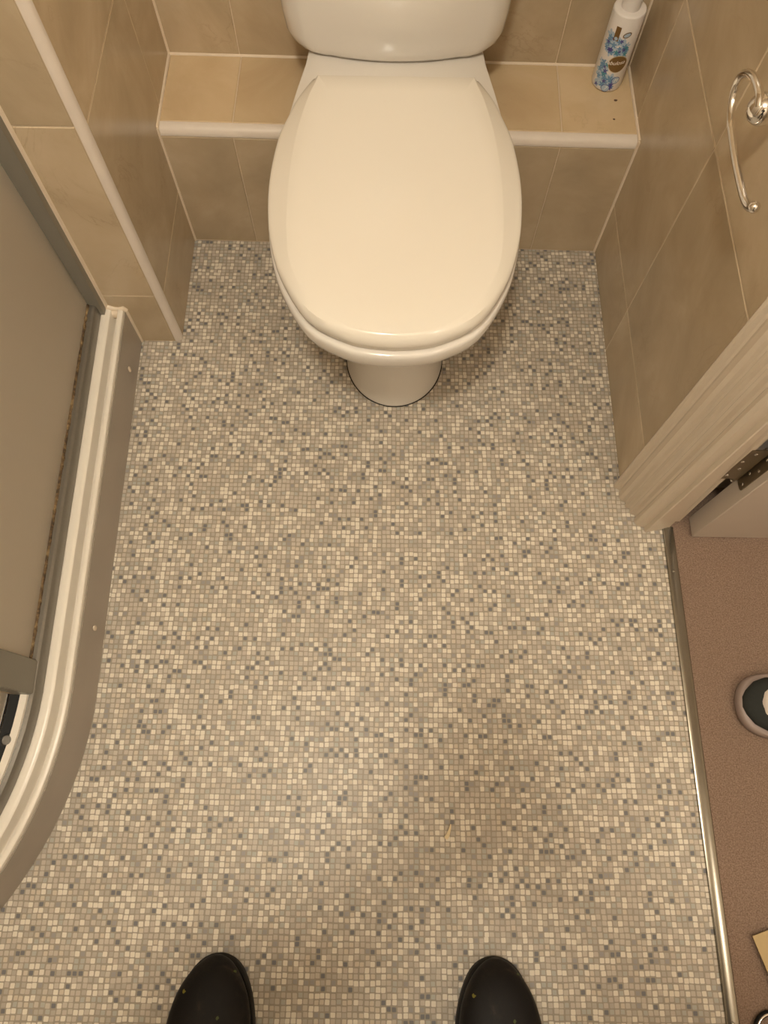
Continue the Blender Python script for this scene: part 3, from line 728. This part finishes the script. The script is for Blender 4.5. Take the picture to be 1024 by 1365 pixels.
# dark ring with bright rim
rg_ = empty('metal_ring', (.618, -1.543, .0), 'dark round ring with a shiny metal rim on the hall carpet, lowest at right', 'ring')
def torus(nm, Rr, r, z, m, par):
    bm = bmesh.new(); n1_, n2_ = 40, 10
    v = [[bm.verts.new(((Rr + r * cos(2 * pi * j / n2_)) * cos(2 * pi * i / n1_), (Rr + r * cos(2 * pi * j / n2_)) * sin(2 * pi * i / n1_), z + r * sin(2 * pi * j / n2_))) for j in range(n2_)] for i in range(n1_)]
    for i in range(n1_):
        for j in range(n2_): bm.faces.new((v[i][j], v[(i + 1) % n1_][j], v[(i + 1) % n1_][(j + 1) % n2_], v[i][(j + 1) % n2_]))
    return obj(nm, bm, m, par, True)
torus('band', .0285, .0045, .0045, DARK, rg_); torus('metal_rim', .0285, .0018, .0090, CHROME, rg_)

# ------------------------------------------------------------------ the person taking the picture (only the boot toes are in the frame)
JEAN = plain('dark_work_trousers', (.03, .032, .04), .85, nscale=90, namt=.2); JUMP = plain('dark_jumper', (.05, .055, .06), .9, nscale=120, namt=.2)
SKIN = plain('skin', (.52, .30, .20), .5, nscale=30, namt=.08); HAIRM = plain('brown_hair', (.06, .035, .02), .6)
def skin_mesh(name, chains, m, parent, sub=2):
    """chains: list of (list of (x,y,z,r), parent chain index, parent vertex index)"""
    vs, es, rs, idx = [], [], [], []
    for pts, pc, pi_ in chains:
        ids = []
        prev = idx[pc][pi_] if pc is not None else None
        for p in pts:
            vs.append(p[:3]); rs.append(p[3]); k = len(vs) - 1
            if prev is not None: es.append((prev, k))
            prev = k; ids.append(k)
        idx.append(ids)
    me = bpy.data.meshes.new(name); me.from_pydata(vs, es, [])
    o = link(name, me, m, None)
    md = o.modifiers.new('skin', 'SKIN'); md.use_smooth_shade = True
    o.modifiers.new('sub', 'SUBSURF').levels = sub; o.modifiers['sub'].render_levels = sub
    if not me.skin_vertices: me.skin_vertices.new(name='')
    sv_ = me.skin_vertices[0].data
    for i, r in enumerate(rs): sv_[i].radius = (r, r) if not isinstance(r, tuple) else r; sv_[i].use_root = (i == 0)
    dg = bpy.context.evaluated_depsgraph_get(); bpy.context.view_layer.update()
    me2 = bpy.data.meshes.new_from_object(o.evaluated_get(dg)); bpy.data.objects.remove(o)
    me2.materials.clear(); me2.materials.append(m)
    for p in me2.polygons: p.use_smooth = True
    o2 = bpy.data.objects.new(name, me2); C.objects.link(o2)
    if parent: at_root(o2, parent) if parent.type == 'EMPTY' else setattr(o2, 'parent', parent)
    return o2
LXf, RXf = -.277, .176
ch_ = [([(-.03, -1.74, .98, .13)], None, 0),
       ([(-.03, -1.75, 1.15, .125), (-.03, -1.69, 1.33, .150), (-.03, -1.60, 1.47, .125), (-.03, -1.52, 1.55, .058), (-.03, -1.475, 1.61, .066), (-.03, -1.445, 1.67, .086), (-.03, -1.44, 1.74, .084), (-.03, -1.455, 1.795, .048)], 0, 0),
       ([(-.13, -1.73, .90, .10), (-.20, -1.68, .55, .068), (LXf + .01, -1.70, .30, .058), (LXf, -1.715, .10, .045), (LXf, -1.68, .05, .035), (LXf, -1.58, .045, .036), (LXf, -1.51, .04, .03)], 0, 0),
       ([(.06, -1.73, .90, .10), (.115, -1.68, .55, .068), (RXf - .01, -1.70, .30, .058), (RXf, -1.715, .10, .045), (RXf, -1.68, .05, .035), (RXf, -1.58, .045, .036), (RXf, -1.51, .04, .03)], 0, 0)]
# arms to the phone
ph = CP - CF * .022 + CU * (-.055)
hands = []
for s in (-1, 1):
    hp = ph + CR * (s * .050) - CF * .022 - CU * .035
    ch_.append(([(-.03 + s * .18, -1.60, 1.43, .060), (-.03 + s * .26, -1.54, 1.20, .046), (-.03 + s * .17, -1.37, 1.25, .036), (hp.x + s * .02, hp.y - .06, hp.z - .01, .024), (hp.x, hp.y, hp.z, .030)], 1, 2))
    hands.append((len(ch_) - 1, s, hp))
for ci, s, hp in hands:
    for k in range(4):
        b0 = hp + CU * (.028 - k * .019) + CR * s * .006
        L_ = (.9, 1, .95, .78)[k]
        p1 = b0 - CF * .012 + CR * s * .010; p2 = p1 + CF * (-.002) - CR * s * (.026 * L_); p3 = p2 - CR * s * (.016 * L_) + CF * .003
        p0 = hp + CU * (.018 - k * .013)
        ch_.append(([(*p0, .010), (*(p1 - CF * .004), .0088), (*(p2 - CF * .010), .0082), (*(p3 - CF * .010), .0072)], ci, 4))
    t0 = hp + CU * .022 + CF * .004; t1 = t0 + CU * .022 + CF * .002 - CR * s * .012; t2 = t1 + CU * .018 - CR * s * .012
    ch_.append(([(*t0, .012), (*t1, .0095), (*t2, .008)], ci, 4))
pe = skin_mesh('person', ch_, SKIN, None)
tag(pe, 'person standing at the lower edge in paint-spotted black boots', 'person')
# face
EYE = plain('eye_white', (.8, .78, .75), .2)
for s in (-1, 1):
    bm = bmesh.new(); sphere(bm, (-.03 + s * .030, -1.3705, 1.705), .011, 14, 8); obj('eye', bm, EYE, pe, True)
bm = bmesh.new(); sphere(bm, (-.03, -1.345, 1.675), .013, 14, 8, (.8, 1.2, 1.7)); obj('nose', bm, SKIN, pe, True)
bm = bmesh.new(); sphere(bm, (-.03, -1.367, 1.640), .02, 14, 8, (1.1, .5, .3)); obj('mouth', bm, plain('lips', (.42, .17, .13), .5), pe, True)
for s in (-1, 1):
    bm = bmesh.new(); sphere(bm, (-.03 + s * .083, -1.455, 1.69), .028, 14, 8, (.35, .7, 1)); obj('ear', bm, SKIN, pe, True)
bm = bmesh.new(); sphere(bm, (-.03, -1.468, 1.745), .102, 28, 18, (.93, 1.02, .82)); obj('hair', bm, HAIRM, pe, True)
skin_mesh('trousers', [([(-.03, -1.74, 1.00, .142)], None, 0), ([(-.03, -1.745, 1.10, .138)], 0, 0),
    ([(-.13, -1.73, .88, .115), (-.20, -1.68, .55, .084), (LXf + .01, -1.70, .30, .078), (LXf, -1.715, .13, .074)], 0, 0),
    ([(.06, -1.73, .88, .115), (.115, -1.68, .55, .084), (RXf - .01, -1.70, .30, .078), (RXf, -1.715, .13, .074)], 0, 0)], JEAN, pe)
skin_mesh('jumper', [([(-.03, -1.74, 1.03, .155), (-.03, -1.745, 1.10, .155), (-.03, -1.74, 1.20, .158), (-.03, -1.69, 1.33, .172), (-.03, -1.60, 1.46, .148), (-.03, -1.53, 1.535, .080)], None, 0)] +
    [([(-.03 + s * .18, -1.60, 1.43, .080), (-.03 + s * .26, -1.54, 1.20, .062), (-.03 + s * .17, -1.37, 1.25, .050), (hp.x + s * .03, hp.y - .09, hp.z - .015, .036)], 0, 4) for ci, s, hp in hands], JUMP, pe)
# boots
def boot(cx0, rot):
    e = bpy.data.objects.new('boot', None); C.objects.link(e); e.parent = pe
    e.location = (cx0, -1.742, 0); e.rotation_euler = (0, 0, R(rot))
    L, Wd = .308, .068
    tb = [(0, L), (Wd * .22, L * .992), (Wd * .46, L * .965), (Wd * .66, L * .915), (Wd * .86, L * .82), (Wd * .99, L * .70), (Wd, L * .60), (Wd * .90, L * .45), (Wd * .80, L * .30), (Wd * .80, L * .10), (Wd * .55, L * .02), (0, 0)]
    hh = cr(tb, 3); so = [(p.x, p.y) for p in hh] + [(-p.x, p.y) for p in hh[-2:0:-1]]
    bm = bmesh.new(); loft(bm, [[Vector((x * s, L / 2 + (y - L / 2) * s, z)) for x, y in so] for s, z in ((.93, .0005), (.962, .004), (.962, .020), (.945, .024))]); obj('sole', bm, DARK, e, True, autos=50)
    bm = bmesh.new()
    sec = [(.010, .030, .020, .120), (.03, .044, .018, .150), (.07, .050, .018, .155), (.110, .052, .018, .140), (.145, .057, .018, .112), (.185, .0645, .018, .098), (.215, .0645, .018, .088), (.240, .0600, .018, .0800), (.262, .0515, .018, .0715), (.280, .0400, .018, .0620), (.293, .0280, .019, .0515), (.3005, .0170, .021, .042), (.304, .0070, .024, .035)]
    rs = []
    for y, hw, z0, z1 in sec: rs.append(shoe_ring(y, hw, z0, z1, 28, 2.3))
    # smooth resample
    out = []
    for i in range(len(rs) - 1):
        for k in range(3):
            t = k / 3; p = [cr([a, b], 1) if False else None for a, b in ()]
            a0, a1, a2, a3 = rs[max(i - 1, 0)], rs[i], rs[i + 1], rs[min(i + 2, len(rs) - 1)]
            out.append([.5 * (2 * b + (c - a) * t + (2 * a - 5 * b + 4 * c - d) * t * t + (3 * b - a - 3 * c + d) * t ** 3) for a, b, c, d in zip(a0, a1, a2, a3)])
    out.append(rs[-1])
    loft(bm, out)
    for v in bm.verts: v.co += v.co.normalized() * .0012 * noise.noise(v.co * 40)
    obj('upper', bm, BOOT, e, True, autos=70)
    bm = bmesh.new(); lathe(bm, (0, .062, .10), [(.048, 0), (.054, .05), (.058, .12), (.054, .121), (.046, .06)], 28); obj('shaft', bm, BOOT, e, True, autos=50)
    bm = bmesh.new()
    tabp = [(-.0585, .235, .050), (-.046, .214, .0800), (0, .200, .0925), (.046, .214, .0800), (.0585, .235, .050)]
    tube(bm, [tuple(p) for p in [Vector(q) for q in tabp]], .0016, 8); obj('toe_seam', bm, BOOT, e, True)
    return e
boot(LXf - .002, -1.0); boot(RXf, 0.5)
# phone
bm = bmesh.new(); Mx = Matrix((CR, CU, CF)).transposed().to_4x4(); Mx.translation = ph
bx(bm, -.038, .038, -.092, .066, -.0045, .0045, .003, 2, Mx)
phn = obj('phone', bm, DARK); tag(phn, 'black phone held in both hands by the person', 'phone')
